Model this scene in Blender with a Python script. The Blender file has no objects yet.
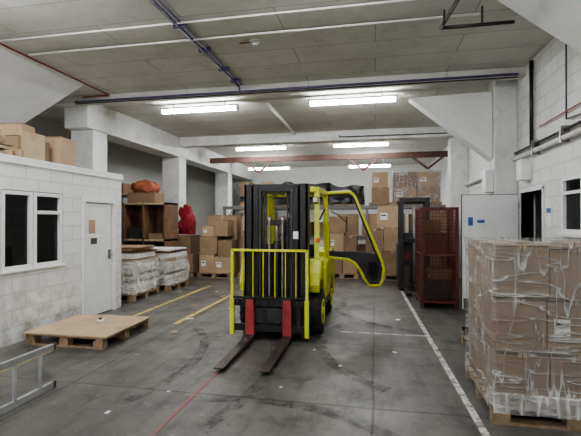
import bpy, bmesh, math, random
from mathutils import Vector, Matrix, noise
random.seed(7)
S=bpy.context.scene
S.view_settings.look='AgX - Medium High Contrast'

# ---------------------------------------------------------------- materials
def newmat(name):
    m=bpy.data.materials.new(name); m.use_nodes=True
    nt=m.node_tree; b=nt.nodes['Principled BSDF']
    return m,nt,b
def coords(nt):
    return nt.nodes.new('ShaderNodeTexCoord').outputs['Object']
def nz(nt,scale,detail=5,vec=None,rough=.6):
    n=nt.nodes.new('ShaderNodeTexNoise'); n.inputs['Scale'].default_value=scale
    n.inputs['Detail'].default_value=detail; n.inputs['Roughness'].default_value=rough
    nt.links.new(vec if vec else coords(nt),n.inputs['Vector']); return n.outputs['Fac']
def ramp(nt,fac,stops):
    r=nt.nodes.new('ShaderNodeValToRGB'); e=r.color_ramp.elements
    while len(e)<len(stops): e.new(.5)
    for i,(p,c) in enumerate(stops):
        e[i].position=p; e[i].color=(c[0],c[1],c[2],1) if hasattr(c,'__len__') else (c,c,c,1)
    nt.links.new(fac,r.inputs[0]); return r.outputs[0]
def mix(nt,fac,a,b,mode='MIX'):
    m=nt.nodes.new('ShaderNodeMix'); m.data_type='RGBA'; m.blend_type=mode
    for s,v in ((m.inputs[0],fac),(m.inputs[6],a),(m.inputs[7],b)):
        if hasattr(v,'links') or isinstance(v,bpy.types.NodeSocket): nt.links.new(v,s)
        elif hasattr(v,'__len__'): s.default_value=(v[0],v[1],v[2],1)
        else: s.default_value=v
    return m.outputs[2]
def bump(nt,b,h,strength=.3,dist=.01):
    n=nt.nodes.new('ShaderNodeBump'); n.inputs['Strength'].default_value=strength
    n.inputs['Distance'].default_value=dist
    nt.links.new(h,n.inputs['Height']); nt.links.new(n.outputs[0],b.inputs['Normal'])
def M(name,c,rough=.6,metal=0,var=.15,scale=6,bmp=0,spec=.5,dirt=0):
    m,nt,b=newmat(name)
    f=nz(nt,scale)
    lo=[x*(1-var) for x in c]; hi=[min(1,x*(1+var)) for x in c]
    col=ramp(nt,f,[(.3,lo),(.7,hi)])
    if dirt:
        col=mix(nt,1,col,ramp(nt,nz(nt,4.5,9,rough=.75),[(.34,1-dirt),(.5,1)]),'MULTIPLY')
    nt.links.new(col,b.inputs['Base Color'])
    b.inputs['Roughness'].default_value=rough; b.inputs['Metallic'].default_value=metal
    b.inputs['Specular IOR Level'].default_value=spec
    if bmp: bump(nt,b,nz(nt,scale*6),bmp,.01)
    return m
def wallmat(name,c,dirt,bw=.44,bh=.215,strength=.5,mort=.012,mc=.8):
    m,nt,b=newmat(name)
    co=coords(nt)
    s=nt.nodes.new('ShaderNodeSeparateXYZ'); nt.links.new(co,s.inputs[0])
    a=nt.nodes.new('ShaderNodeMath'); a.operation='ADD'
    nt.links.new(s.outputs[0],a.inputs[0]); nt.links.new(s.outputs[1],a.inputs[1])
    cb=nt.nodes.new('ShaderNodeCombineXYZ'); nt.links.new(a.outputs[0],cb.inputs[0]); nt.links.new(s.outputs[2],cb.inputs[1])
    br=nt.nodes.new('ShaderNodeTexBrick'); br.inputs['Scale'].default_value=1
    br.inputs['Brick Width'].default_value=bw; br.inputs['Row Height'].default_value=bh
    br.inputs['Mortar Size'].default_value=mort; br.inputs['Mortar Smooth'].default_value=.3
    br.inputs['Color1'].default_value=(1,1,1,1); br.inputs['Color2'].default_value=(.96,.96,.96,1)
    br.inputs['Mortar'].default_value=(mc,mc,mc,1)
    nt.links.new(cb.outputs[0],br.inputs['Vector'])
    base=ramp(nt,nz(nt,1.3),[(.35,[x*.92 for x in c]),(.65,c)])
    col=mix(nt,1,base,br.outputs['Color'],'MULTIPLY')
    col=mix(nt,1,col,ramp(nt,nz(nt,11,8,rough=.8),[(.32,.72),(.42,1)]),'MULTIPLY')
    mr=nt.nodes.new('ShaderNodeMapRange'); mr.inputs[1].default_value=0; mr.inputs[2].default_value=1.1
    mr.inputs[3].default_value=.9; mr.inputs[4].default_value=0
    nt.links.new(s.outputs[2],mr.inputs[0])
    mu=nt.nodes.new('ShaderNodeMath'); mu.operation='MULTIPLY'
    nt.links.new(mr.outputs[0],mu.inputs[0]); nt.links.new(ramp(nt,nz(nt,3.5,8),[(.44,0),(.64,1)]),mu.inputs[1])
    col=mix(nt,mu.outputs[0],col,dirt)
    nt.links.new(col,b.inputs['Base Color']); b.inputs['Roughness'].default_value=.6
    bw_=nt.nodes.new('ShaderNodeRGBToBW'); nt.links.new(br.outputs['Color'],bw_.inputs[0])
    bump(nt,b,bw_.outputs[0],strength,.012)
    return m
def floormat():
    m,nt,b=newmat('concrete_floor')
    co=coords(nt)
    big=ramp(nt,nz(nt,.5,7),[(.3,(.082,.077,.070)),(.5,(.122,.116,.106)),(.72,(.170,.162,.149))])
    st=ramp(nt,nz(nt,2.2,9,rough=.7),[(.33,.5),(.5,1),(.7,1.2)])
    c=mix(nt,1,big,st,'MULTIPLY')
    mp=nt.nodes.new('ShaderNodeMapping'); mp.inputs['Scale'].default_value=(3,.5,1)
    nt.links.new(co,mp.inputs[0])
    scr=ramp(nt,nz(nt,2.5,8,mp.outputs[0]),[(.36,.6),(.52,1)])
    c=mix(nt,.75,c,scr,'MULTIPLY')
    oil=ramp(nt,nz(nt,1.1,3,rough=.5),[(.31,.42),(.38,1)])
    c=mix(nt,.8,c,oil,'MULTIPLY')
    sp=ramp(nt,nz(nt,28,3),[(.31,.4),(.38,1)])
    c=mix(nt,.7,c,sp,'MULTIPLY')
    pale=ramp(nt,nz(nt,7,9,rough=.8),[(.58,0),(.72,1)])
    c=mix(nt,pale,c,(.26,.25,.235))
    br=nt.nodes.new('ShaderNodeTexBrick'); br.inputs['Scale'].default_value=1; br.offset=0
    br.inputs['Brick Width'].default_value=2.9; br.inputs['Row Height'].default_value=1.83
    br.inputs['Mortar Size'].default_value=.012; br.inputs['Mortar Smooth'].default_value=.2
    br.inputs['Color1'].default_value=(1,1,1,1); br.inputs['Color2'].default_value=(.9,.9,.9,1); br.inputs['Mortar'].default_value=(.42,.41,.4,1)
    wob=nt.nodes.new('ShaderNodeTexNoise'); wob.inputs['Scale'].default_value=1.5
    nt.links.new(co,wob.inputs['Vector'])
    vm=nt.nodes.new('ShaderNodeVectorMath'); vm.operation='MULTIPLY_ADD'
    nt.links.new(wob.outputs['Color'],vm.inputs[0]); vm.inputs[1].default_value=(.05,.05,0); nt.links.new(co,vm.inputs[2])
    nt.links.new(vm.outputs[0],br.inputs['Vector'])
    c=mix(nt,1,c,br.outputs['Color'],'MULTIPLY')
    vo=nt.nodes.new('ShaderNodeTexVoronoi'); vo.feature='DISTANCE_TO_EDGE'; vo.inputs['Scale'].default_value=.33
    vm2=nt.nodes.new('ShaderNodeVectorMath'); vm2.operation='MULTIPLY_ADD'
    nt.links.new(wob.outputs['Color'],vm2.inputs[0]); vm2.inputs[1].default_value=(.5,.5,0); nt.links.new(co,vm2.inputs[2])
    nt.links.new(vm2.outputs[0],vo.inputs['Vector'])
    c=mix(nt,.3,c,ramp(nt,vo.outputs['Distance'],[(0,.35),(.005,1)]),'MULTIPLY')
    nt.links.new(c,b.inputs['Base Color'])
    nt.links.new(ramp(nt,nz(nt,1.2),[(.3,.34),(.7,.6)]),b.inputs['Roughness'])
    bump(nt,b,nz(nt,14,8),.2,.01)
    return m
def ceilmat():
    m,nt,b=newmat('ceiling_boards')
    co=coords(nt)
    c=ramp(nt,nz(nt,.8,7),[(.3,(.60,.595,.555)),(.7,(.75,.745,.71))])
    br=nt.nodes.new('ShaderNodeTexBrick'); br.inputs['Scale'].default_value=1; br.offset=.5
    br.inputs['Brick Width'].default_value=2.4; br.inputs['Row Height'].default_value=.61
    br.inputs['Mortar Size'].default_value=.008
    br.inputs['Color1'].default_value=(1,1,1,1); br.inputs['Color2'].default_value=(.91,.91,.90,1); br.inputs['Mortar'].default_value=(.6,.58,.55,1)
    nt.links.new(co,br.inputs['Vector'])
    c=mix(nt,1,c,br.outputs['Color'],'MULTIPLY')
    c=mix(nt,1,c,ramp(nt,nz(nt,3,9,rough=.75),[(.33,.85),(.5,1)]),'MULTIPLY')
    nt.links.new(c,b.inputs['Base Color']); b.inputs['Roughness'].default_value=.85
    bump(nt,b,nz(nt,30,6),.25,.01)
    return m
def worn(name,c,under,lo=.45,hi=.6):
    m,nt,b=newmat(name)
    f=ramp(nt,nz(nt,9,8,rough=.75),[(lo,0),(hi,1)])
    nt.links.new(mix(nt,f,c,under),b.inputs['Base Color']); b.inputs['Roughness'].default_value=.6
    return m
def skidmat(name):
    m,nt,b=newmat(name); out=nt.nodes['Material Output']
    tr=nt.nodes.new('ShaderNodeBsdfTransparent'); b.inputs['Base Color'].default_value=(.03,.028,.026,1); b.inputs['Roughness'].default_value=.6
    ms=nt.nodes.new('ShaderNodeMixShader'); nt.links.new(ramp(nt,nz(nt,5,8,rough=.75),[(.42,0),(.7,.6)]),ms.inputs[0])
    nt.links.new(tr.outputs[0],ms.inputs[1]); nt.links.new(b.outputs[0],ms.inputs[2]); nt.links.new(ms.outputs[0],out.inputs[0])
    return m
def filmmat(name,lo=.12,hi=.75,c=.6,w=.03,bs=.5,blo=.35,freq=1.0):
    m,nt,b=newmat(name)
    out=nt.nodes['Material Output']
    co=coords(nt)
    def creases(scale,rot,sc):
        mp=nt.nodes.new('ShaderNodeMapping'); mp.inputs['Scale'].default_value=scale; mp.inputs['Rotation'].default_value=rot
        nt.links.new(co,mp.inputs[0])
        n=nt.nodes.new('ShaderNodeTexNoise'); n.inputs['Scale'].default_value=sc*freq; n.inputs['Detail'].default_value=2.5; n.inputs['Distortion'].default_value=.3
        nt.links.new(mp.outputs[0],n.inputs['Vector'])
        s=nt.nodes.new('ShaderNodeMath'); s.operation='SUBTRACT'; s.inputs[1].default_value=.5; nt.links.new(n.outputs['Fac'],s.inputs[0])
        a=nt.nodes.new('ShaderNodeMath'); a.operation='ABSOLUTE'; nt.links.new(s.outputs[0],a.inputs[0]); return a.outputs[0]
    c1=creases((.7,.7,5),(.35,.3,0),1.7); c2=creases((4,4,.7),(-.3,.35,0),1.7)
    m1=nt.nodes.new('ShaderNodeMath'); m1.operation='MINIMUM'; nt.links.new(c1,m1.inputs[0]); nt.links.new(c2,m1.inputs[1])
    a=ramp(nt,m1.outputs[0],[(0,hi),(w*.3,(lo+hi)*.45),(w,lo)])
    blot=ramp(nt,nz(nt,1.9,4),[(.38,blo),(.64,1.4)])
    mm=nt.nodes.new('ShaderNodeMath'); mm.operation='MULTIPLY'; mm.use_clamp=True; nt.links.new(a,mm.inputs[0]); nt.links.new(blot,mm.inputs[1])
    tr=nt.nodes.new('ShaderNodeBsdfTransparent')
    b.inputs['Base Color'].default_value=(c,c*.99,c*.97,1); b.inputs['Roughness'].default_value=.12
    hgt=ramp(nt,m1.outputs[0],[(0,1),(.1,0)])
    bump(nt,b,hgt,bs,.03)
    ms=nt.nodes.new('ShaderNodeMixShader')
    nt.links.new(mm.outputs[0],ms.inputs[0]); nt.links.new(tr.outputs[0],ms.inputs[1]); nt.links.new(b.outputs[0],ms.inputs[2])
    nt.links.new(ms.outputs[0],out.inputs[0])
    return m
def glassmat(name,tint=.75,gl=.18):
    m,nt,b=newmat(name); out=nt.nodes['Material Output']
    tr=nt.nodes.new('ShaderNodeBsdfTransparent'); tr.inputs[0].default_value=(tint,tint,tint,1)
    b.inputs['Base Color'].default_value=(.02,.025,.025,1); b.inputs['Roughness'].default_value=.06
    ms=nt.nodes.new('ShaderNodeMixShader'); ms.inputs[0].default_value=gl
    nt.links.new(tr.outputs[0],ms.inputs[1]); nt.links.new(b.outputs[0],ms.inputs[2]); nt.links.new(ms.outputs[0],out.inputs[0])
    return m
def emit(name,c,s):
    m,nt,b=newmat(name); b.inputs['Emission Color'].default_value=(*c,1); b.inputs['Emission Strength'].default_value=s
    b.inputs['Base Color'].default_value=(.8,.8,.8,1); return m

FLOOR=floormat(); CEIL=ceilmat()
WALLW=wallmat('painted_block_white',(.84,.85,.85),(.28,.24,.2))
WALLR=wallmat('painted_block_right',(.80,.80,.79),(.28,.24,.2),strength=.8)
WALLB=wallmat('painted_brick_back',(.60,.61,.57),(.2,.18,.15),bw=.23,bh=.08,strength=.3)
PLAST=M('white_plaster',(.82,.83,.83),.7,var=.06,scale=1.5,dirt=.08)
PILL=M('pillar_paint',(.74,.75,.74),.65,var=.1,scale=2,dirt=.18)
WHITE=M('white_upvc',(.84,.84,.84),.4,var=.04)
DOORW=M('door_paint',(.86,.87,.87),.45,var=.03,scale=2,dirt=.08)
PAPER=M('paper',(.82,.82,.80),.8,var=.04)
BLUE=M('blue_print',(.05,.13,.4),.6)
YEL=M('forklift_yellow',(.62,.655,.045),.35,var=.1,scale=4,dirt=.3)
BLK=M('black_paint',(.018,.018,.02),.38,var=.3)
BLK2=M('black_plastic',(.03,.03,.032),.6,var=.3)
DGREY=M('dark_grey',(.07,.07,.075),.5)
TYRE=M('tyre_rubber',(.028,.027,.026),.85,var=.3,scale=12)
RED=M('red_paint',(.34,.05,.05),.5,var=.25,dirt=.4)
RUST=M('cage_red',(.12,.028,.025),.6,var=.4,scale=15)
STEEL=M('steel',(.32,.31,.30),.35,metal=.9,var=.3)
FORKM=M('fork_steel',(.06,.045,.04),.5,metal=.3,var=.5,scale=10)
ALU=M('aluminium',(.55,.56,.58),.35,metal=.6,var=.1)
CARD=[M('cardboard_a',(.31,.21,.13),.8,var=.14,scale=3,dirt=.15),M('cardboard_b',(.42,.30,.19),.8,var=.1,scale=3,dirt=.1),
      M('cardboard_c',(.235,.155,.095),.8,var=.15,scale=3,dirt=.15)]
CARDW=M('cardboard_wrapped',(.27,.195,.135),.7,var=.15,scale=2)
TAPE=M('packing_tape',(.42,.32,.21),.3,var=.05)
SEAM=M('carton_seam',(.06,.04,.028),.9)
WOOD=M('pallet_wood',(.28,.205,.13),.8,var=.35,scale=9,bmp=.3,dirt=.3)
PLY=M('plywood',(.45,.34,.215),.65,var=.12,scale=3,dirt=.25)
DWOOD=M('dark_wood',(.16,.085,.045),.7,var=.3,scale=5)
TIMBER=M('brown_beam',(.10,.05,.04),.7,var=.3)
ORANGE=M('orange_fabric',(.36,.11,.06),.75,var=.25)
REDCL=M('red_cloth',(.26,.02,.03),.85,var=.2)
FILM=filmmat('stretch_film',.20,.85,.62,.035,.8,.45,1.1); FILM2=filmmat('stretch_film_thick',.3,.9,.85,.06,.6)
BAG=M('black_bag',(.014,.014,.016),.3,var=.3)
SACK=M('white_sack',(.80,.79,.77),.5,var=.2,scale=5)
GLASS=glassmat('office_glass',.7,.3); CABG=glassmat('cab_glass',.85,.08)
PURP=M('purple_cable',(.10,.08,.18),.6)
PIPEW=M('white_conduit',(.80,.79,.77),.5)
PIPER=M('red_conduit',(.33,.09,.07),.6)
TUBE=emit('fluorescent_tube',(.99,.995,1),88)
FILLO=emit('added_office_fill',(1,.97,.9),6)  # weak glow for the added office fill lamp
YLINE=worn('yellow_floor_paint',(.55,.45,.12),(.14,.13,.115),.48,.64)
WLINE=worn('white_floor_tape',(.60,.59,.56),(.14,.13,.12),.46,.6)
RLINE=worn('red_floor_paint',(.26,.08,.07),(.12,.11,.10),.44,.64)
SKID=skidmat('tyre_mark')
RACKB=M('rack_grey',(.20,.21,.21),.5)
AMBER=M('amber_lens',(.7,.2,.02),.3)

# ---------------------------------------------------------------- builder
class B:
    def __init__(s,name): s.n=name; s.bm=bmesh.new(); s.m=[]
    def mi(s,m):
        if m not in s.m: s.m.append(m)
        return s.m.index(m)
    def faces(s,vs,fs,m,smooth=False):
        v=[s.bm.verts.new(p) for p in vs]; k=s.mi(m)
        for f in fs:
            try:
                F=s.bm.faces.new([v[i] for i in f]); F.material_index=k; F.smooth=smooth
            except ValueError: pass
    def box(s,x0,x1,y0,y1,z0,z1,m,rz=0,T=None):
        if x0>x1:x0,x1=x1,x0
        if y0>y1:y0,y1=y1,y0
        vs=[Vector((x,y,z)) for z in (z0,z1) for y in (y0,y1) for x in (x0,x1)]
        if rz:
            c=Vector(((x0+x1)/2,(y0+y1)/2,0)); R=Matrix.Rotation(rz,3,'Z'); vs=[R@(v-c)+c for v in vs]
        if T: vs=[T@v for v in vs]
        s.faces(vs,[(0,2,3,1),(4,5,7,6),(0,1,5,4),(2,6,7,3),(0,4,6,2),(1,3,7,5)],m)
    def beam(s,p0,p1,w,h,m):
        p0=Vector(p0);p1=Vector(p1);d=(p1-p0); L=d.length; q=d.to_track_quat('Y','Z').to_matrix().to_4x4()
        T=Matrix.Translation(p0)@q
        s.box(-w/2,w/2,0,L,-h/2,h/2,m,T=T)
    def cyl(s,p0,p1,r,m,seg=12,r2=None):
        p0=Vector(p0);p1=Vector(p1);d=p1-p0; q=d.to_track_quat('Z','Y').to_matrix()
        r2=r if r2 is None else r2; vs=[]
        for (p,rr) in ((p0,r),(p1,r2)):
            for i in range(seg):
                a=2*math.pi*i/seg; vs.append(p+q@Vector((rr*math.cos(a),rr*math.sin(a),0)))
        k=s.mi(m); v=[s.bm.verts.new(p) for p in vs]
        for i in range(seg):
            j=(i+1)%seg; F=s.bm.faces.new((v[i],v[j],v[seg+j],v[seg+i])); F.material_index=k; F.smooth=True
        for F in (s.bm.faces.new(v[:seg][::-1]),s.bm.faces.new(v[seg:])): F.material_index=k
    def tube(s,pts,r,m,seg=8,closed=False):
        pts=[Vector(p) for p in pts]
        if closed: pts=pts+[pts[0]]
        for a,b in zip(pts,pts[1:]): s.cyl(a,b,r,m,seg)
        for p in pts[1:-1] if not closed else pts[1:]: s.sph(p,(r,r,r),m,1)
    def sph(s,c,sc,m,sub=2,nzs=0,f=3):
        r=bmesh.ops.create_icosphere(s.bm,subdivisions=sub,radius=1); k=s.mi(m)
        fs=set()
        for v in r['verts']:
            p=v.co.copy()
            if nzs: p*=1+nzs*noise.noise(p*f+Vector(c)*3)
            v.co=Vector((c[0]+p.x*sc[0],c[1]+p.y*sc[1],c[2]+p.z*sc[2]))
            fs.update(v.link_faces)
        for F in fs: F.material_index=k; F.smooth=True
    def prism(s,pts,ax,a0,a1,m):
        def P(p,a): return {'y':(p[0],a,p[1]),'x':(a,p[0],p[1]),'z':(p[0],p[1],a)}[ax]
        n=len(pts); vs=[P(p,a0) for p in pts]+[P(p,a1) for p in pts]
        fs=[tuple(range(n)),tuple(range(2*n-1,n-1,-1))]+[(i,(i+1)%n,n+(i+1)%n,n+i) for i in range(n)]
        s.faces(vs,fs,m)
    def lathe(s,c,prof,m,seg=28):
        vs=[];k=s.mi(m)
        for (o,r) in prof:
            vs.append([s.bm.verts.new((c[0]+o,c[1]+r*math.cos(2*math.pi*i/seg),c[2]+r*math.sin(2*math.pi*i/seg))) for i in range(seg)])
        for a,b in zip(vs,vs[1:]):
            for i in range(seg):
                j=(i+1)%seg; F=s.bm.faces.new((a[i],a[j],b[j],b[i])); F.material_index=k; F.smooth=True
        for e in (vs[0],vs[-1]):
            F=s.bm.faces.new(e); F.material_index=k
    def done(s,bev=0,seg=2):
        bmesh.ops.recalc_face_normals(s.bm,faces=s.bm.faces)
        me=bpy.data.meshes.new(s.n); s.bm.to_mesh(me); s.bm.free()
        for m in s.m: me.materials.append(m)
        o=bpy.data.objects.new(s.n,me); S.collection.objects.link(o)
        if bev:
            d=o.modifiers.new('bevel','BEVEL'); d.width=bev; d.segments=seg; d.limit_method='ANGLE'; d.angle_limit=math.radians(40)
        return o

def carton(b,x0,x1,y0,y1,z0,z1,m=None,rz=0,label=False):
    m=m or random.choice(CARD)
    c=Vector(((x0+x1)/2,(y0+y1)/2,0)); T=Matrix.Translation(c)@Matrix.Rotation(rz,4,'Z')@Matrix.Translation(-c)
    b.box(x0,x1,y0,y1,z0,z1,m,T=T)
    e=.003; xm=(x0+x1)/2; tw=min(.03,(x1-x0)*.1)
    b.box(xm-tw,xm+tw,y0-e,y1+e,z1-.08*(z1-z0),z1+e,TAPE,T=T)
    b.box(xm-.003,xm+.003,y0-e*1.5,y1+e*1.5,z1-.1*(z1-z0),z1+e*1.5,SEAM,T=T)
    b.box(x0-e,x1+e,y0-e*.8,y0,z1-.012,z1-.004,SEAM,T=T)
    if label:
        w=x1-x0;h=z1-z0
        b.box(x0+w*.12,x0+w*.42,y0-e*1.6,y0,z0+h*.35,z0+h*.65,PAPER,T=T)
        b.box(x0+w*.15,x0+w*.36,y0-e*2.2,y0,z0+h*.52,z0+h*.58,SEAM,T=T)
def pallet(b,x0,x1,y0,y1,m=WOOD,z=0):
    w=x1-x0;d=y1-y0
    for t in (0,.5,1):
        yy=y0+t*(d-.1); b.box(x0,x1,yy,yy+.1,z,z+.02,m)
        for u in (0,.5,1):
            xx=x0+u*(w-.13); b.box(xx,xx+.13,yy,yy+.1,z+.02,z+.1,m)
    for u in (0,.5,1):
        xx=x0+u*(w-.1); b.box(xx,xx+.1,y0,y1,z+.1,z+.12,m)
    n=7
    for i in range(n):
        yy=y0+i*(d-.1)/(n-1); b.box(x0,x1,yy,yy+.1,z+.12,z+.142,m)
PH=.143
def filmbox(b,x0,x1,y0,y1,z0,z1,m,amp=.02,n=14,seed=0,topamp=0):
    cx,cy=(x0+x1)/2,(y0+y1)/2
    def disp(p,top=False):
        q=Vector(p); 
        d=noise.noise(Vector((q.x*5+seed,q.y*5,q.z*3)))*amp+noise.noise(Vector((q.x*16,q.y*16+seed,q.z*9)))*amp*.5
        o=Vector((q.x-cx,q.y-cy,0)); o.normalize()
        r=q+o*(d+amp*.4)
        if topamp: r.z+=topamp*noise.noise(Vector((q.x*1.6+seed,0,0)))*(q.z-z0)/(z1-z0)
        return r
    per=[]
    for i in range(n): per.append((x0+(x1-x0)*i/n,y0))
    for i in range(n): per.append((x1,y0+(y1-y0)*i/n))
    for i in range(n): per.append((x1-(x1-x0)*i/n,y1))
    for i in range(n): per.append((x0,y1-(y1-y0)*i/n))
    N=len(per); vs=[];rows=n+6
    for j in range(rows+1):
        z=z0+(z1-z0)*j/rows
        vs+= [disp((p[0],p[1],z)) for p in per]
    fs=[(j*N+i,j*N+(i+1)%N,(j+1)*N+(i+1)%N,(j+1)*N+i) for j in range(rows) for i in range(N)]
    base=rows*N
    for i in range(n):
        f0,f1=base+i,base+i+1
        k0,k1=base+(3*n-i)%N,base+(3*n-i-1)%N
        fs.append((f0,f1,k1,k0))
    b.faces(vs,fs,m,True)

# ---------------------------------------------------------------- room shell
CZ=4.15
b=B('floor'); b.box(-8.2,4.6,-4.2,20.2,-.1,0,FLOOR); b.done()
b=B('ceiling'); b.box(-8.2,4.6,-4.2,20.2,CZ,CZ+.1,CEIL); b.done()
b=B('wall_back'); b.box(-8.2,2.65,20,20.2,0,CZ,WALLB); b.done()
b=B('wall_left'); b.box(-8.2,-8,-4.2,20,0,CZ,WALLB); b.done()
b=B('wall_front'); b.box(-8,2.65,-4.2,-4,0,CZ,WALLW); b.done()
b=B('wall_right')
X0,X1=2.45,2.65
b.box(X0,X1,-4,5.0,0,CZ,WALLR); b.box(X0,X1,5.0,6.2,0,1.42,WALLR); b.box(X0,X1,5.0,6.2,2.17,CZ,WALLR)
b.box(X0,X1,6.2,6.88,0,CZ,WALLR); b.box(X0,X1,6.88,7.85,2.06,CZ,WALLR); b.box(X0,X1,7.85,20,0,CZ,WALLR)
b.done()
b=B('wall_side_room')
b.box(4.4,4.6,4.2,9.2,0,CZ,PLAST); b.box(2.65,4.4,4.2,4.4,0,CZ,PLAST); b.box(2.65,4.4,9.0,9.2,0,CZ,PLAST); b.done()
b=B('wall_office')
b.box(-4.73,-4.58,1.0,4.42,0,2.38,WALLW); b.box(-4.73,-4.58,4.42,5.48,0,.94,WALLW); b.box(-4.73,-4.58,4.42,5.48,1.99,2.38,WALLW)
b.box(-4.73,-4.58,5.48,5.9,0,2.38,WALLW); b.box(-4.73,-4.58,5.9,6.76,1.95,2.38,WALLW); b.box(-4.73,-4.58,6.76,6.95,0,2.38,WALLW)
b.box(-8,-4.73,6.8,6.95,0,2.38,WALLW); b.box(-8,-4.73,1.0,1.15,0,2.38,WALLW)
b.done()
b=B('office_roof'); b.box(-8,-4.56,.98,6.97,2.38,2.43,PLAST); b.done(.006)
b=B('pillar_left'); b.box(-6.5,-5.95,8.0,8.5,0,3.55,PILL); b.done(.02)
b=B('pillar_left'); b.box(-6.5,-5.93,12.0,12.5,0,3.55,PILL); b.done(.02)
b=B('pillar_left'); b.box(-6.5,-5.93,16.4,16.9,0,3.55,PILL); b.done(.02)
b=B('beam_left'); b.box(-6.5,-5.93,7.8,20,3.55,CZ,PILL); b.done(.02)
b=B('pillar_right'); b.box(2.07,2.45,8.02,8.45,0,CZ,PILL); b.done(.02)
b=B('pillar_right'); b.box(2.0,2.45,12.05,12.5,0,3.85,PILL); b.done(.02)
b=B('beam_cross'); b.box(-5.93,2.45,12.0,12.4,3.87,CZ,PILL); b.done(.02)
b=B('beam_cross'); b.box(-8,2.45,7.6,7.74,4.02,CZ,CEIL); b.box(-8,2.45,7.56,7.78,4.0,4.02,CEIL); b.done(.004)
b=B('soffit_left'); b.prism([(-5.27,4.149),(-8,4.149),(-8,2.76)],'y',-4,6.9,PLAST); b.done()
b=B('soffit_right'); b.prism([(1.28,4.149),(2.45,4.149),(2.45,3.22)],'y',-4,5.12,PLAST); b.done()
b=B('haunch_right'); b.prism([(.62,3.88),(2.065,3.92),(2.065,2.68)],'y',8.12,8.4,PLAST); b.done(.01)
b=B('timber_beam')
b.box(-5.93,2.45,14.45,14.6,3.68,3.86,TIMBER)
for x in (-4.6,-.9,1.2):
    b.beam((x,14.52,3.7),(x+.5,14.52,3.3),.07,.07,TIMBER); b.beam((x+1.0,14.52,3.7),(x+.5,14.52,3.3),.07,.07,TIMBER)
b.done()

def fixture(x0,x1,y,z=4.0,m=TUBE,top=CZ):
    b=B('fluorescent_light')
    b.box(x0,x1,y-.045,y+.045,z+.03,z+.07,WHITE)
    b.box(x0,x0+.04,y-.055,y+.055,z-.05,z+.03,WHITE); b.box(x1-.04,x1,y-.055,y+.055,z-.05,z+.03,WHITE)
    b.box(x0+.04,x1-.04,y-.045,y+.045,z-.04,z+.03,m)
    for x in (x0+.3,x1-.3): b.cyl((x,y,z+.07),(x,y,top),.012,WHITE)
    b.done()
for y in (-1.5,3.2):
    fixture(-4.65,-2.87,y); fixture(-1.35,.43,y)
for y in (8.55,13.6):
    fixture(-4.65,-2.87,y); fixture(-1.35,.43,y)
fixture(-5.2,-3.4,16.8,3.72); fixture(-1.05,.6,16.8,3.72)
fixture(-7.3,-6.0,4.2,2.3,FILLO,2.38)  # fill lamp added inside the office to brighten the interior behind the windows

b=B('ceiling_conduit')
b.tube([(-2.5,-3.9,4.12),(-2.5,7.5,4.1)],.022,PURP)
b.tube([(-2.44,-3.9,4.13),(-2.44,7.5,4.12)],.012,PURP)
b.tube([(-2.5,7.5,4.1),(-2.5,7.54,3.99)],.02,PURP)
for y in (5,5.8,6.6,7.2): b.box(-2.56,-2.38,y,y+.03,4.08,4.148,PURP)
b.tube([(-6.0,7.5,4.0),(2.3,7.5,4.0)],.022,PURP); b.tube([(-6.0,7.53,3.97),(2.3,7.53,3.96)],.012,BLK)
b.done()
b=B('white_conduit')
b.tube([(-5.15,5.45,4.11),(1.25,5.45,4.11)],.016,PIPEW); b.tube([(-5.15,4.95,4.11),(1.25,4.95,4.11)],.014,PIPEW)
b.tube([(-2.3,8.9,4.12),(-2.3,11.95,4.1)],.04,PIPEW)
b.tube([(-5.1,8.0,4.12),(2.0,8.0,4.1)],.014,PIPEW)
b.tube([(-1.0,11.9,4.0),(-1.0,11.9,3.95),(1.9,11.95,3.95)],.012,BLK)
b.done()
b=B('red_conduit')
b.tube([(-5.22,-3,4.12),(-5.22,7.5,4.1),(-5.8,7.5,4.09)],.016,PIPER)
b.done()
b=B('smoke_detector')
b.cyl((-1.68,5.75,4.15),(-1.68,5.75,4.12),.075,WHITE,20); b.cyl((-1.68,5.75,4.12),(-1.68,5.75,4.09),.055,WHITE,20,.03)
b.tube([(-1.9,5.72,4.12),(-1.7,5.72,4.12)],.01,PIPER)
b.done()
b=B('cable_tray_black')
b.tube([(.98,3.5,3.9),(.78,4.95,3.85),(.78,5.35,3.93),(1.6,5.35,3.93)],.022,BLK)
b.tube([(.82,5.35,3.93),(.82,5.35,4.149)],.012,BLK); b.tube([(1.25,5.35,3.93),(1.25,5.35,4.149)],.012,BLK); b.tube([(.95,3.7,3.9),(.95,3.7,4.149)],.012,BLK)
b.done()
b=B('wall_pipes_right')
b.tube([(2.38,0,2.66),(2.38,8.0,2.66)],.035,PIPEW,12); b.tube([(2.4,0,2.77),(2.4,8.0,2.77)],.02,BLK)
b.tube([(2.38,8.5,2.55),(2.38,12.0,2.55)],.04,PIPEW,12)
b.tube([(2.4,7.2,4.1),(2.4,7.2,2.8),(2.4,7.0,2.72)],.03,BLK,10)
b.tube([(2.41,6.0,4.0),(2.41,6.0,2.9),(2.41,5.2,2.84)],.01,BLK)
b.tube([(2.41,0,3.02),(2.41,6.9,3.0)],.010,PIPER)
for y in (3,4,5,6,7): b.box(2.34,2.45,y,y+.03,2.6,2.82,STEEL)
b.box(2.3,2.45,7.35,7.6,2.25,2.58,WHITE)
b.done()
b=B('electrical_box'); b.box(1.93,2.065,8.06,8.3,2.1,2.5,WHITE); b.box(1.95,2.065,8.1,8.25,1.75,2.05,DGREY); b.tube([(2.04,8.18,2.5),(2.04,8.18,2.66)],.015,PIPEW)
b.done(.01)
b=B('trim_1'); b.box(-4.6,-4.555,1.0,6.97,2.33,2.38,WHITE); b.done()

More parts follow.
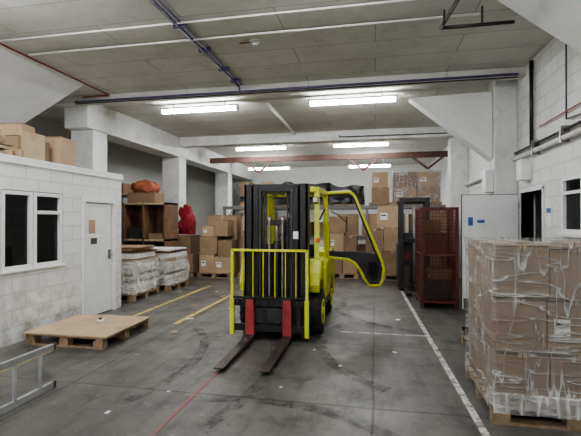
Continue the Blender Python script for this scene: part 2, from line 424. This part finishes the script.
b=B('window_1')
def frameX(b,x,y0,y1,z0,z1,w=.05,d=.06,m=WHITE):
    b.box(x-d,x+.02,y0,y1,z0,z0+w,m); b.box(x-d,x+.02,y0,y1,z1-w,z1,m)
    b.box(x-d,x+.02,y0,y0+w,z0+w,z1-w,m); b.box(x-d,x+.02,y1-w,y1,z0+w,z1-w,m)
frameX(b,-4.6,4.43,4.92,.95,1.98); b.box(-4.63,-4.62,4.48,4.87,1.0,1.93,GLASS)
b.box(-4.585,-4.54,4.40,5.5,.92,.95,WHITE)
b.done(.004)
b=B('window_2'); frameX(b,-4.6,4.94,5.47,.95,1.98); b.box(-4.66,-4.57,4.99,5.42,1.68,1.73,WHITE); b.box(-4.63,-4.62,4.99,5.42,1.0,1.68,GLASS); b.box(-4.63,-4.62,4.99,5.42,1.73,1.93,GLASS); b.done(.004)
b=B('window_3')
for (y0,y1) in ((5.02,5.6),(5.6,6.18)):
    b.box(2.42,2.5,y0,y1,1.43,1.48,WHITE); b.box(2.42,2.5,y0,y1,2.11,2.16,WHITE); b.box(2.42,2.5,y0,y0+.05,1.48,2.11,WHITE); b.box(2.42,2.5,y1-.05,y1,1.48,2.11,WHITE)
    b.box(2.46,2.47,y0+.05,y1-.05,1.48,2.11,GLASS)
b.box(2.42,2.5,5.65,6.13,1.93,1.97,WHITE)
b.box(2.38,2.5,5.0,6.2,1.39,1.43,WHITE)
b.done()
b=B('office_desk')
b.box(-5.6,-4.95,3.6,5.6,.72,.76,DWOOD); 
for y in (3.65,5.5):
    for x in (-5.55,-5.0): b.box(x,x+.05,y,y+.05,0,.72,DGREY)
b.box(-5.45,-5.4,4.9,5.4,.85,1.2,BLK); b.box(-5.45,-5.35,5.1,5.2,.76,.85,BLK); b.box(-5.4,-5.1,4.2,4.5,.76,1.05,CARD[1])
b.done()
b=B('door_1')
b.box(-4.74,-4.56,5.9,5.96,0,1.95,WHITE); b.box(-4.74,-4.56,6.7,6.76,0,1.95,WHITE); b.box(-4.74,-4.56,5.96,6.7,1.89,1.95,WHITE)
b.box(-4.65,-4.60,5.975,6.685,.015,1.875,DOORW)
b.box(-4.6,-4.595,6.08,6.24,1.38,1.6,CARD[1]); b.box(-4.6,-4.592,6.12,6.28,1.62,1.76,PAPER); b.box(-4.6,-4.592,6.34,6.5,1.3,1.52,PAPER); b.box(-4.6,-4.592,6.1,6.3,1.05,1.34,PAPER)
b.box(-4.592,-4.59,6.12,6.28,1.2,1.3,DGREY)
b.cyl((-4.6,6.62,1.0),(-4.54,6.62,1.0),.012,STEEL); b.cyl((-4.545,6.62,1.0),(-4.545,6.52,1.0),.01,STEEL)
b.box(-4.6,-4.59,6.59,6.65,.92,1.08,STEEL)
b.done(.004)
b=B('door_2')
b.box(1.5,2.41,7.88,7.925,.02,2.04,DOORW)
b.box(1.492,1.5,7.875,7.93,.02,2.04,DGREY); b.box(1.49,2.41,7.875,7.93,2.04,2.05,DGREY)
b.box(1.6,1.63,7.86,7.88,.95,1.25,BLK); b.cyl((1.57,7.84,1.05),(1.69,7.84,1.05),.012,STEEL)
b.box(1.72,1.9,7.872,7.88,1.4,1.64,PAPER); b.box(1.6,1.68,7.872,7.88,1.5,1.65,BLUE); b.box(1.75,1.87,7.868,7.88,1.55,1.6,BLUE)
b.box(1.52,2.4,7.872,7.88,.03,.22,STEEL)
for z in (.3,1.0,1.8): b.cyl((2.42,7.87,z),(2.42,7.87,z+.1),.012,STEEL)
b.done(.003)
b=B('door_frame'); 
b.box(2.43,2.67,6.83,6.88,0,2.1,WHITE); b.box(2.43,2.67,7.85,7.87,0,2.1,WHITE); b.box(2.43,2.67,6.83,7.87,2.06,2.12,WHITE)
b.done()
b=B('wall_notice'); b.box(2.44,2.448,6.55,6.75,1.5,1.8,PAPER); b.box(2.436,2.442,6.58,6.72,1.7,1.77,BLUE); b.done()

b=B('yellow_floor_line')
b.box(-3.94,-3.86,2.0,4.55,0,.003,YLINE); b.box(-3.98,-3.9,5.75,9.6,0,.003,YLINE); b.box(-3.06,-2.98,6.0,8.7,0,.003,YLINE)
b.done()
b=B('white_floor_line')
b.faces([(.80,2.6,.003),(.86,2.6,.003),(.60,9.8,.003),(.54,9.8,.003)],[(0,1,2,3)],WLINE)
b.faces([(-.5,6.02,.003),(.68,6.02,.003),(.68,6.06,.003),(-.5,6.06,.003)],[(0,1,2,3)],WLINE)
b.done()
b=B('red_floor_line'); b.box(-1.64,-1.61,2.2,5.2,0,.003,RLINE); b.done()
b=B('tyre_marks')
def arc(cx_,cy_,r,a0,a1,w,n=24):
    vs=[]
    for i in range(n+1):
        a=math.radians(a0+(a1-a0)*i/n)
        vs+= [(cx_+(r-w)*math.cos(a),cy_+(r-w)*math.sin(a),.004),(cx_+(r+w)*math.cos(a),cy_+(r+w)*math.sin(a),.004)]
    b.faces(vs,[(2*i,2*i+1,2*i+3,2*i+2) for i in range(n)],SKID)
for (a,c_,r,s0,s1) in [(1.2,5.6,1.9,150,235),(-4.5,4.2,3.4,-20,35),(-3.6,8.2,3.0,-60,10),(-1.0,1.9,1.7,20,110),(1.6,8.6,2.6,185,250)]:
    arc(a,c_,r,s0,s1,.07); 
arc(-4.5,4.2,2.5,-20,40,.06)
b.done()
b=B('floor_litter')
for (x,y,w,h) in [(-3.0,6.3,.12,.06),(-2.85,5.5,.08,.1),(-.9,3.9,.03,.02),(-2.2,3.1,.05,.03),(-.4,4.6,.04,.03),(-1.9,3.6,.03,.02),(.2,5.2,.05,.03),(-.75,5.1,.03,.02),(-2.8,4.5,.05,.04),(.3,6.9,.1,.06),(-3.4,7.3,.15,.06),(-3.2,8.3,.12,.08),(-2.6,7.2,.1,.03),(-3.5,8.8,.09,.05)]:
    b.box(x,x+w,y,y+h,.005,.009,PAPER if random.random()<.6 else CARD[1],rz=random.random()*3)
b.done()

# ---------------------------------------------------------------- forklift
b=B('forklift')
cx,cy=-1.30,5.30
def P(x,y,z): return (cx+x,cy+y,z)
def bx(x0,x1,y0,y1,z0,z1,m): b.box(cx+x0,cx+x1,cy+y0,cy+y1,z0,z1,m)
def both(x0,x1,y0,y1,z0,z1,m):
    bx(x0,x1,y0,y1,z0,z1,m); bx(-x1,-x0,y0,y1,z0,z1,m)
k=-.07
for fx in (-.25+k,.25+k):
    b.prism([(cy-1.12,.035),(cy-1.12,.045),(cy-.3,.075),(cy,.08),(cy,.56),(cy+.05,.56),(cy+.05,.03),(cy-.3,.03)],'x',cx+fx-.055,cx+fx+.055,FORKM)
    bx(fx-.058,fx+.058,-.006,.053,.1,.50,RED); bx(fx-.05,fx+.05,-.02,-.002,.42,.56,RED)
    bx(fx-.06,fx+.06,-.01,.07,.50,.58,BLK)
bx(-.52+k,.52+k,.055,.095,.13,.22,BLK); bx(-.52+k,.52+k,.055,.095,.46,.55,BLK)
for x in (-.34,-.14,.12,.32): bx(x-.03,x+.03,.06,.1,.22,.46,BLK)
bx(-.3,.16,.07,.1,.24,.44,BLK2)
for x in [-.5+i*.0667 for i in range(16)]: bx(x+k-.004,x+k+.004,.045,.06,.5,.55,DGREY)
for sx in (-1,1):
    x=sx*.505+k
    bx(x-.018,x+.018,.03,.08,.08,1.21,YEL)
    bx(x-.028,x+.028,.02,.05,.08,.56,YEL)
bx(-.52+k,.52+k,.03,.08,1.185,1.215,YEL)
for x in (-.36,-.22,-.08,.08,.22,.36): bx(x+k-.006,x+k+.006,.04,.07,.56,1.19,YEL)
bx(-.5+k,.5+k,.04,.07,.56,.59,BLK)
both(.40,.43,.12,.31,.06,2.08,BLK); both(.33,.43,.12,.145,.06,2.08,BLK); both(.33,.43,.285,.31,.06,2.08,BLK)
both(.30,.325,.11,.27,.10,2.06,BLK); both(.23,.325,.11,.13,.10,2.06,BLK); both(.23,.325,.25,.27,.10,2.06,BLK)
both(.205,.222,.115,.24,.1,2.02,DGREY)
both(.325,.40,.155,.20,.2,2.02,BLK2)
bx(-.43,.43,.28,.34,1.98,2.09,BLK); bx(-.32,.32,.13,.25,1.98,2.05,BLK)
bx(-.43,.43,.3,.34,1.08,1.18,BLK); bx(-.43,.43,.29,.34,.3,.42,BLK); bx(-.3,.3,.24,.28,.6,.68,BLK)
for x in (-.27,.27): b.cyl(P(x,.335,.1),P(x,.335,1.25),.04,BLK,14); b.cyl(P(x,.335,1.25),P(x,.335,2.0),.022,STEEL,14)
b.cyl(P(0,.2,.35),P(0,.2,1.32),.05,BLK,16); b.cyl(P(0,.2,1.32),P(0,.2,1.55),.032,STEEL,16); bx(-.12,.12,.15,.25,1.53,1.6,BLK)
for x in (-.09,.09):
    bx(x-.012,x+.012,.13,.145,.5,1.58,STEEL); b.lathe(P(x-.015,.18,1.6),[(0,.045),(0,.055),(.03,.055),(.03,.045)],STEEL,16)
for x in (-.17,-.14,.15,.18): b.tube([P(x,.16,.5),P(x,.17,1.4),P(x,.2,2.0)],.011,BLK2,6)
b.prism([(cy+.42,.35),(cy+.42,.98),(cy+.50,1.08),(cy+.62,1.1),(cy+.72,.45),(cy+.72,.35)],'x',cx-.36,cx+.36,DGREY)
for sx in (-1,1):
    xa,xb=sorted((cx+sx*.36,cx+sx*.56))
    b.prism([(cy+.30,.72),(cy+.36,.88),(cy+.46,1.05),(cy+.60,1.06),(cy+.86,.78),(cy+.95,.5),(cy+.88,.5),(cy+.80,.66),(cy+.66,.76),(cy+.48,.78),(cy+.38,.70),(cy+.33,.62)],'x',xa,xb,YEL)
    bx(sx*.56-.012,sx*.56+.012,.44,.64,.80,1.04,YEL)
    bx(sx*.44-.1,sx*.44+.1,.98,1.75,.28,.42,BLK)
    b.prism([(cy+1.15,.42),(cy+1.15,.86),(cy+1.25,.95),(cy+1.9,.98),(cy+1.9,.62),(cy+1.65,.42)],'x',*sorted((cx+sx*.3,cx+sx*.56)),YEL)
bx(-.5,.5,.7,1.2,.40,.44,BLK)
bx(-.36,.36,.5,2.0,.22,.40,BLK)
bx(-.3,.3,1.1,1.9,.42,.97,BLK2)
b.prism([(cy+1.88,.62),(cy+1.88,1.05),(cy+2.0,1.12),(cy+2.3,1.08),(cy+2.45,.85),(cy+2.47,.4),(cy+2.38,.25),(cy+2.3,.25),(cy+2.28,.62)],'x',cx-.56,cx+.56,YEL)
bx(-.3,.3,1.9,2.4,.25,.62,BLK)
def wheel(x,y,r,w,side):
    h=w/2; b.lathe(P(x,y,r),[(-h,r*.55),(-h,r*.86),(-h*.8,r*.97),(-h*.4,r),(h*.4,r),(h*.8,r*.97),(h,r*.86),(h,r*.55)],TYRE,32)
    for i in range(22):
        a=2*math.pi*i/22; c=Vector(P(x,y+math.cos(a)*r*.97,r+math.sin(a)*r*.97))
        T=Matrix.Translation(c)@Matrix.Rotation(a,4,'X')
        b.box(-h*.9,h*.9,-.014,.012,-.018,.018,TYRE,T=T)
    o=h*side
    b.lathe(P(x+o,y,r),[(-.004,r*.56),(.012*side,r*.56),(.012*side,r*.5),(-.02*side,r*.45),(-.02*side,r*.22),(.025*side,r*.18)],YEL,24)
    for i in range(6):
        a=i*math.pi/3; b.cyl(P(x+o-.02*side,y+math.cos(a)*r*.33,r+math.sin(a)*r*.33),P(x+o+.01*side,y+math.cos(a)*r*.33,r+math.sin(a)*r*.33),.014,STEEL,6)
for sx in (-1,1):
    wheel(sx*.47,.62,.31,.2,sx); wheel(sx*.45,2.05,.26,.18,sx)
for sx in (-1,1):
    b.beam(P(sx*.50,.50,1.02),P(sx*.48,.66,2.02),.07,.06,YEL)
    b.beam(P(sx*.50,1.72,.95),P(sx*.48,1.70,2.02),.06,.07,YEL)
    b.beam(P(sx*.50,2.1,1.08),P(sx*.46,1.8,2.02),.05,.06,YEL)
    bx(sx*.48-.035,sx*.48+.035,.62,1.85,2.0,2.07,YEL)
    bx(sx*.47-.04,sx*.47+.04,.56,.62,1.84,1.93,BLK); bx(sx*.47-.03,sx*.47+.03,.55,.565,1.85,1.92,PAPER)
    b.cyl(P(sx*.52,.52,1.32),P(sx*.52,.49,1.32),.035,AMBER,14)
bx(-.48,.48,.60,.68,2.0,2.07,YEL); bx(-.48,.48,1.78,1.85,2.0,2.07,YEL)
for i in range(7):
    x=-.39+i*.13; bx(x-.012,x+.012,.68,1.78,2.02,2.06,BLK)
bx(-.46,.46,.62,.64,1.05,2.0,CABG); bx(-.46,.46,.61,.65,1.03,1.08,BLK)
b.prism([(cy+.66,1.0),(cy+.72,1.25),(cy+.85,1.22),(cy+.85,1.0)],'x',cx-.42,cx+.42,BLK2)
b.tube([P(.0+.17*math.cos(a),.98+.06*math.sin(a),1.28+.15*math.sin(a)) for a in [i*math.pi/8 for i in range(16)]],.014,BLK,8,True)
b.tube([P(0,.98,1.28),P(0,.84,1.1)],.02,BLK); b.tube([P(-.17,.98,1.28),P(.17,.98,1.28)],.012,BLK)
b.sph(P(0,1.35,1.04),(.25,.25,.09),BLK2,3); b.sph(P(0,1.6,1.35),(.24,.09,.34),BLK2,3); b.sph(P(0,1.62,1.76),(.14,.06,.12),BLK2,3)
b.tube([P(.3,.7,1.9),P(.38,.62,1.75)],.012,BLK); bx(.02,.2,.70,.72,1.86,1.96,BLK)
b.tube([P(.54,.48,1.6),P(.62,.42,1.75)],.012,BLK)
bx(.24,.31,.105,.11,1.35,1.45,PAPER)
yd=1.62
def D(px,z,dy=0): return (px,cy+yd+dy,z)
out=[(-.80,2.04),(-.42,2.06),(-.36,2.02),(-.32,1.95),(.10,.93),(.125,.82),(.11,.66),(.07,.55),(-.10,.54),(-.17,.64),(-.24,.78),(-.33,.90),(-.44,.96),(-.76,.99)]
b.tube([D(x,z) for x,z in out],.028,YEL,10,True)
inn=[(-.77,2.01),(-.43,2.02),(-.35,1.95),(.055,.97),(-.05,1.03),(-.2,1.06),(-.75,1.08)]
b.faces([D(x,z) for x,z in inn],[tuple(range(len(inn)))],CABG)
low=[(-.77,1.09),(-.2,1.09),(.02,1.05),(.10,.93),(.12,.82),(.10,.66),(.06,.56),(-.09,.56),(-.16,.66),(-.23,.80),(-.32,.92),(-.43,.98),(-.76,1.0)]
b.prism([(x,z) for x,z in low],'y',cy+yd-.02,cy+yd+.02,BLK)
win=[(-.11,.93),(.0,.93),(.05,.85),(.03,.66),(-.05,.62),(-.12,.75)]
b.prism(win,'y',cy+yd-.03,cy+yd-.022,CABG)
b.tube([D(x*.93-.03,z*.97+.02,-.012) for x,z in out[:5]],.018,BLK,8)
b.tube([D(-.72,1.75,-.03),D(-.6,1.68,-.05),D(-.45,1.55,-.03)],.01,BLK)
for z in (1.2,1.9): b.cyl(P(.52,yd+.03,z),P(.52,yd+.03,z+.08),.02,BLK)
b.done(.004)

# ---------------------------------------------------------------- right wrapped pallet
b=B('wrapped_carton_pallet')
px0,px1,py0,py1=.90,2.08,3.55,4.6
pallet(b,px0,px1,py0,py1)
for L in range(3):
    z0=PH+.002+L*.422
    xs=[px0+.03,px0+.42,px0+.80,px1-.02] if L!=1 else [px0+.03,px0+.40,px0+.78,px1-.02]
    for i in range(3):
        for (ya,yb) in ((py0+.03,py0+.53),(py0+.54,py1-.02)):
            carton(b,xs[i]+.004,xs[i+1]-.004,ya,yb,z0,z0+.412-(.02*(i%2) if L==2 else 0),CARDW,label=(i==1 and L==1))
filmbox(b,px0+.015,px1,py0+.012,py1,PH-.03,1.425,FILM,.016,26,3)
filmbox(b,px0+.002,px1+.01,py0-.005,py1+.01,.09,.24,FILM2,.03,24,9)
b.done()
b=B('low_pallet_with_sheets')
pallet(b,1.1,2.05,4.85,5.85)
b.box(1.12,2.0,4.9,5.8,PH,PH+.05,BLK2)
for i in range(9): b.box(1.08,1.7,4.86+i*.1,4.92+i*.1,PH+.05,PH+.07+.015*(i%3),BAG,rz=.05*(i%2))
b.done()

b=B('pallet_with_plywood')
pallet(b,-4.4,-3.3,4.62,5.68)
b.box(-4.42,-3.26,4.6,5.7,PH,PH+.018,PLY,rz=.02); 
b.done()
b=B('tape_roll')
b.cyl((-3.82,5.3,.1625),(-3.82,5.3,.19),.045,PAPER,20); b.cyl((-3.82,5.3,.19),(-3.82,5.3,.22),.022,DGREY,16)
b.done()
b=B('aluminium_ladder')
for z in (.03,.39):
    b.box(-3.035,-3.005,1.4,3.5,z-.03,z+.03,ALU)
for y in (1.65,1.93,2.21,2.49,2.77,3.05,3.33): b.cyl((-3.02,y,.05),(-3.02,y,.37),.017,ALU,12)
for z in (.03,.39): b.box(-3.038,-3.002,3.48,3.51,z-.0305,z+.032,DGREY)
b.done(.003)

def wrapstack(name,x0,x1,y0,y1,h,seed):
    b=B(name); pallet(b,x0,x1,y0,y1); z=PH
    random.seed(seed); i=0
    while z<h-.02:
        t=random.choice((.05,.08,.11)); t=min(t,h-z)
        ox=random.uniform(-.03,.03); oy=random.uniform(-.03,.03)
        b.box(x0+.05+ox,x1-.05+ox,y0+.05+oy,y1-.05+oy,z,z+t-.012,[SACK,SACK,CARD[1],SACK,DWOOD,SACK][i%6],rz=random.uniform(-.04,.04)); z+=t; i+=1
    filmbox(b,x0+.02,x1-.02,y0+.02,y1-.02,PH,h*.8,FILM2,.06,20,seed)
    return b.done()
wrapstack('wrapped_sheet_pallet',-5.65,-4.62,7.4,8.4,.98,5)
wrapstack('wrapped_sheet_pallet',-5.5,-4.5,8.65,9.6,.95,8)
b=B('cardboard_sheets'); 
for i in range(4): b.box(-5.6+.02*i,-4.7+.02*i,7.45,8.3,.985+.02*i,1.0+.02*i,CARD[i%3],rz=.04*i)
b.done()
b=B('wooden_rack')
for x in (-6.5,-5.92,-5.32):
    b.box(x,x+.05,9.9,10.6,0,2.05,DWOOD)
for z in (.1,1.05,2.0): b.box(-6.5,-5.27,9.9,10.6,z,z+.05,PLY)
b.box(-6.45,-5.32,10.56,10.6,.15,2.0,DWOOD)
b.box(-6.4,-6.0,10.0,10.4,1.1,1.4,BLK2); b.box(-5.8,-5.4,10.0,10.4,1.1,1.25,CARD[2]); b.box(-5.8,-5.45,10.0,10.4,.15,.7,CARD[0])
b.done()
b=B('orange_bundle')
b.box(-6.42,-5.62,10.0,10.5,2.055,2.32,CARD[2]); b.sph((-6.05,10.22,2.48),(.36,.24,.19),ORANGE,3,.3,2.5); b.cyl((-5.82,9.98,2.46),(-5.82,10.42,2.46),.14,ORANGE,16)
b.done(.02)
b=B('paper_rolls')
for i,(x,y) in enumerate([(-6.7,9.2),(-6.62,9.4),(-6.75,9.6)]): b.cyl((x,y,0),(x,y,2.2-.15*i),.07,SACK,16); b.cyl((x,y,2.2-.15*i),(x,y,2.205-.15*i),.03,DWOOD,12)
b.done()
b=B('cardboard_boxes')
z=2.432
carton(b,-5.35,-4.85,4.95,5.22,z,z+.35,CARD[0]); carton(b,-5.3,-4.85,5.26,5.52,z,z+.33,CARD[2]); carton(b,-5.2,-4.9,5.0,5.3,z+.355,z+.53,CARD[1],rz=.2)
carton(b,-5.45,-4.8,5.6,6.05,z,z+.46,CARD[1],rz=.15,label=True); carton(b,-5.9,-5.4,5.2,5.7,z,z+.5,CARD[0])
b.box(-4.86,-4.82,5.0,5.4,z,z+.42,PLY)
b.done()
b=B('timber_offcuts')
for i in range(6): b.box(-5.4+.02*i,-4.75+.03*i,4.1+.1*i,4.18+.1*i,z+.02*(i%2),z+.05+.03*(i%3),WOOD,rz=.1*i)
b.box(-5.2,-4.7,4.1,4.7,z+.1,z+.14,PLY,rz=.15); b.box(-5.1,-4.72,4.15,4.75,z+.15,z+.2,WOOD)
b.done()

# ---------------------------------------------------------------- back racking
b=B('pallet_racking')
for x in (-4.95,-2.62,-.3,1.98):
    for y in (13.2,14.15):
        b.box(x,x+.07,y,y+.07,0,2.05,RACKB)
    for z in (.3,1.0,1.6): b.beam((x+.035,13.25,z),(x+.035,14.17,z+.35),.03,.03,RACKB)
for z in (.98,1.95):
    b.box(-4.95,2.05,13.17,13.22,z,z+.1,RACKB); b.box(-4.95,2.05,14.17,14.22,z,z+.1,RACKB)
    b.box(-4.88,1.98,13.22,14.17,z+.07,z+.1,WOOD)
for i in range(9):
    x=-4.8+i*.73
    carton(b,x,x+.6,13.3,14.0,1.082,1.082+random.choice((.45,.6,.7)))
for i in range(8): carton(b,-4.8+i*.78,-4.12+i*.78,13.25,14.1,0.001,.6+.1*(i%3),CARD[i%3])
b.done()
def stack(name,items):
    b=B(name)
    for it in items: carton(b,*it[:6],m=CARD[it[6]],rz=it[7] if len(it)>7 else 0,label=it[6]==1)
    return b
TZ=2.152
b=stack('stored_cartons',[(-.12,.42,13.3,14.0,TZ,TZ+.45,0),(-.10,.38,13.3,14.0,TZ+.452,TZ+.92,1),(.55,1.2,13.25,14.0,TZ,TZ+.45,1),(1.22,1.9,13.25,14.0,TZ,TZ+.45,0),
  (.55,1.22,13.25,14.0,TZ+.452,TZ+.9,2),(1.24,1.88,13.25,14.0,TZ+.452,TZ+.9,1)])
filmbox(b,.53,1.92,13.23,14.02,TZ+.005,TZ+.94,FILM,.01,10,4)
b.box(-.2,1.95,13.23,14.1,2.055,2.15,WOOD)
b.done()
b=B('black_wrapped_bundle')
filmbox(b,-4.2,-2.75,13.35,14.0,2.09,2.72,BAG,.07,16,5,.25); filmbox(b,-2.7,-1.5,13.35,14.0,2.09,2.75,BAG,.07,16,11,.25); filmbox(b,-1.45,-.4,13.35,14.0,2.09,2.7,BAG,.07,16,14,.25)
b.box(-4.2,-.4,13.3,14.05,2.053,2.1,WOOD)
b.done()

def palletstack(name,x0,x1,y0,y1,items):
    b=B(name); pallet(b,x0,x1,y0,y1)
    for it in items: carton(b,*it[:6],m=CARD[it[6]],label=it[6]==1)
    return b.done()
q=PH+.001
palletstack('carton_pallet',-4.85,-3.85,10.9,11.9,[(-4.8,-4.36,10.95,11.5,q,q+.5,1),(-4.35,-3.9,10.95,11.5,q,q+.45,1),(-4.8,-4.3,10.98,11.5,q+.505,q+1.0,0),(-4.28,-3.88,11.0,11.5,q+.455,q+.9,2),
  (-4.75,-4.4,11.0,11.5,q+1.005,q+1.3,1),(-4.38,-4.0,11.0,11.5,q+1.005,q+1.45,0),(-4.8,-3.9,11.52,11.88,q,q+1.6,0)])
palletstack('carton_pallet',-3.7,-2.6,11.0,12.0,[(-3.65,-3.1,11.05,11.9,q,q+.6,0),(-3.08,-2.65,11.05,11.9,q,q+.6,1),(-3.6,-3.0,11.1,11.9,q+.605,q+1.15,2),(-3.6,-3.1,11.1,11.9,q+1.155,q+1.6,1),(-2.98,-2.66,11.1,11.9,q+.605,q+1.0,0)])
palletstack('carton_pallet',-5.78,-5.0,10.95,11.75,[(-5.75,-5.4,11.0,11.7,q,q+.5,2),(-5.38,-5.03,11.0,11.7,q,q+.5,0),(-5.72,-5.1,11.0,11.7,q+.505,q+1.02,2)])
b=B('red_jacket')
zj=q+1.045-1.2
b.prism([(x,z+zj) for x,z in [(-5.6,1.2),(-5.12,1.2),(-5.12,1.5),(-5.2,1.75),(-5.25,1.98),(-5.38,2.08),(-5.45,2.02),(-5.42,1.92),(-5.55,2.0),(-5.6,1.8),(-5.5,1.6)]],'y',11.25,11.45,REDCL)
b.sph((-5.3,11.35,1.55+zj),(.2,.22,.30),REDCL,3,.3,2); b.sph((-5.46,11.33,1.45+zj),(.16,.2,.2),REDCL,3,.3,2)
b.done(.03)
palletstack('carton_pallet',-1.35,-.45,11.5,12.5,[(-1.3,-.9,11.55,12.4,q,q+.55,2),(-.88,-.5,11.55,12.4,q,q+.5,0),(-1.3,-.85,11.55,12.4,q+.555,q+1.1,1),(-.84,-.5,11.55,12.4,q+.505,q+1.0,2),(-1.25,-.8,11.6,12.4,q+1.105,q+1.55,0)])
palletstack('carton_pallet',-.3,.72,11.4,12.4,[(-.28,.18,11.45,12.3,q,q+.6,0),(.2,.68,11.45,12.3,q,q+.62,2),(-.25,.2,11.45,12.3,q+.605,q+1.2,2),(.22,.68,11.45,12.3,q+.625,q+1.25,0),(.05,.68,11.5,12.3,q+1.255,q+1.85,1)])
palletstack('carton_pallet',1.25,2.0,11.0,11.9,[(1.28,1.6,11.05,11.8,q,q+.6,0),(1.62,1.96,11.05,11.8,q,q+.55,2),(1.3,1.9,11.05,11.8,q+.605,q+1.2,1),(1.35,1.9,11.05,11.8,q+1.205,q+1.7,2)])

b=B('wire_mesh_cage')
x0,x1,y0,y1=.80,1.46,7.95,8.9
for x in (x0,x1-.05):
    for y in (y0,y1-.05): b.box(x,x+.05,y,y+.05,0,1.83,RUST)
for z in (.1,.95,1.79):
    for y in (y0,y1-.05): b.box(x0+.05,x1-.05,y+.01,y+.05,z,z+.04,RUST)
    for x in (x0,x1-.05): b.box(x+.01,x+.05,y0+.05,y1-.05,z,z+.04,RUST)
b.box(x0,x1,y0,y1,.1,.13,RUST); b.box(x0+.03,x1-.03,y0+.05,y1-.05,.95,.97,RUST)
w=.006
for i in range(1,12):
    x=x0+i*(x1-x0)/12
    for y in (y0+.02,y1-.03): b.box(x-w/2,x+w/2,y,y+w,.14,1.79,RUST)
for i in range(1,16):
    y=y0+i*(y1-y0)/16
    for x in (x0+.02,x1-.03): b.box(x,x+w,y-w/2,y+w/2,.14,1.79,RUST)
for i in range(1,26):
    z=.14+i*1.65/26
    for y in (y0+.02,y1-.03): b.box(x0+.05,x1-.05,y,y+w,z,z+w,RUST)
    for x in (x0+.02,x1-.03): b.box(x,x+w,y0+.05,y1-.05,z,z+w,RUST)
b.box(.9,1.35,8.1,8.75,.14,.5,BLK2); b.box(.92,1.3,8.15,8.7,.97,1.35,RUST); b.box(1.0,1.38,8.15,8.7,.5,.7,DWOOD); b.box(.9,1.2,8.2,8.6,1.36,1.6,DWOOD)
b.done()

b=B('pallet_stacker')
b.box(.5,1.2,9.9,10.6,.15,1.05,BLK2); b.prism([(9.9,1.05),(10.0,1.3),(10.3,1.3),(10.6,1.1),(10.6,1.05)],'x',.55,1.15,BLK)
for x in (.52,1.08): b.box(x,x+.1,9.7,9.85,.05,2.1,BLK)
b.box(.52,1.18,9.72,9.84,2.0,2.1,BLK); b.box(.52,1.18,9.72,9.84,1.1,1.18,BLK); b.cyl((.85,9.8,.2),(.85,9.8,1.9),.04,STEEL)
for x in (.56,1.14):
    b.beam((x,10.55,1.05),(x,10.4,2.0),.05,.05,BLK)
b.box(.5,1.2,9.85,10.5,1.98,2.04,BLK)
for x in (.62,.98): b.box(x,x+.12,9.1,9.7,.04,.08,FORKM); b.box(x,x+.12,9.66,9.7,.04,.6,FORKM)
for x in (.58,1.12):
    b.cyl((x-.06,10.35,.13),(x+.06,10.35,.13),.13,TYRE,20); b.cyl((x-.05,9.9,.1),(x+.05,9.9,.1),.1,TYRE,20)
b.box(.55,.75,9.89,9.9,.7,.85,RED)
b.done(.01)

b=B('door_3'); b.box(.2,1.2,19.93,19.99,0,2.1,DOORW); b.box(.1,.2,19.92,19.995,0,2.2,PILL); b.box(1.2,1.3,19.92,19.995,0,2.2,PILL); b.box(.1,1.3,19.92,19.995,2.1,2.2,PILL); b.done()
b=B('storage_shelving')
for x in (-7.8,-6.9): 
    for y in (9.5,11.8): b.box(x,x+.05,y,y+.05,0,2.6,RACKB)
for z in (.2,.9,1.6,2.3): 
    b.box(-7.8,-6.85,9.5,11.85,z,z+.04,RACKB)
    for i in range(4): carton(b,-7.6,-7.0,9.6+i*.56,10.05+i*.56,z+.041,z+.041+random.choice((.3,.45)))
b.done()
b=B('storage_shelving')
for x in (-6.3,-4.6): 
    for y in (18.6,19.3): b.box(x,x+.06,y,y+.06,0,3.3,RACKB)
for z in (.3,1.1,1.9,2.7): 
    b.box(-6.3,-4.54,18.6,19.36,z,z+.05,RACKB)
    for i in range(3): carton(b,-6.2+i*.53,-5.72+i*.53,18.7,19.25,z+.051,z+.051+random.choice((.35,.5,.6)))
b.done()

w=bpy.data.worlds.new('World'); S.world=w; w.use_nodes=True
w.node_tree.nodes['Background'].inputs[0].default_value=(.8,.85,1,1); w.node_tree.nodes['Background'].inputs[1].default_value=.05
cam=bpy.data.cameras.new('camera'); co=bpy.data.objects.new('camera',cam); S.collection.objects.link(co)
co.location=(0,0,1.6); co.rotation_euler=(math.radians(90.27),0,math.radians(11.44)); cam.lens=26.02; cam.sensor_width=36
S.camera=co
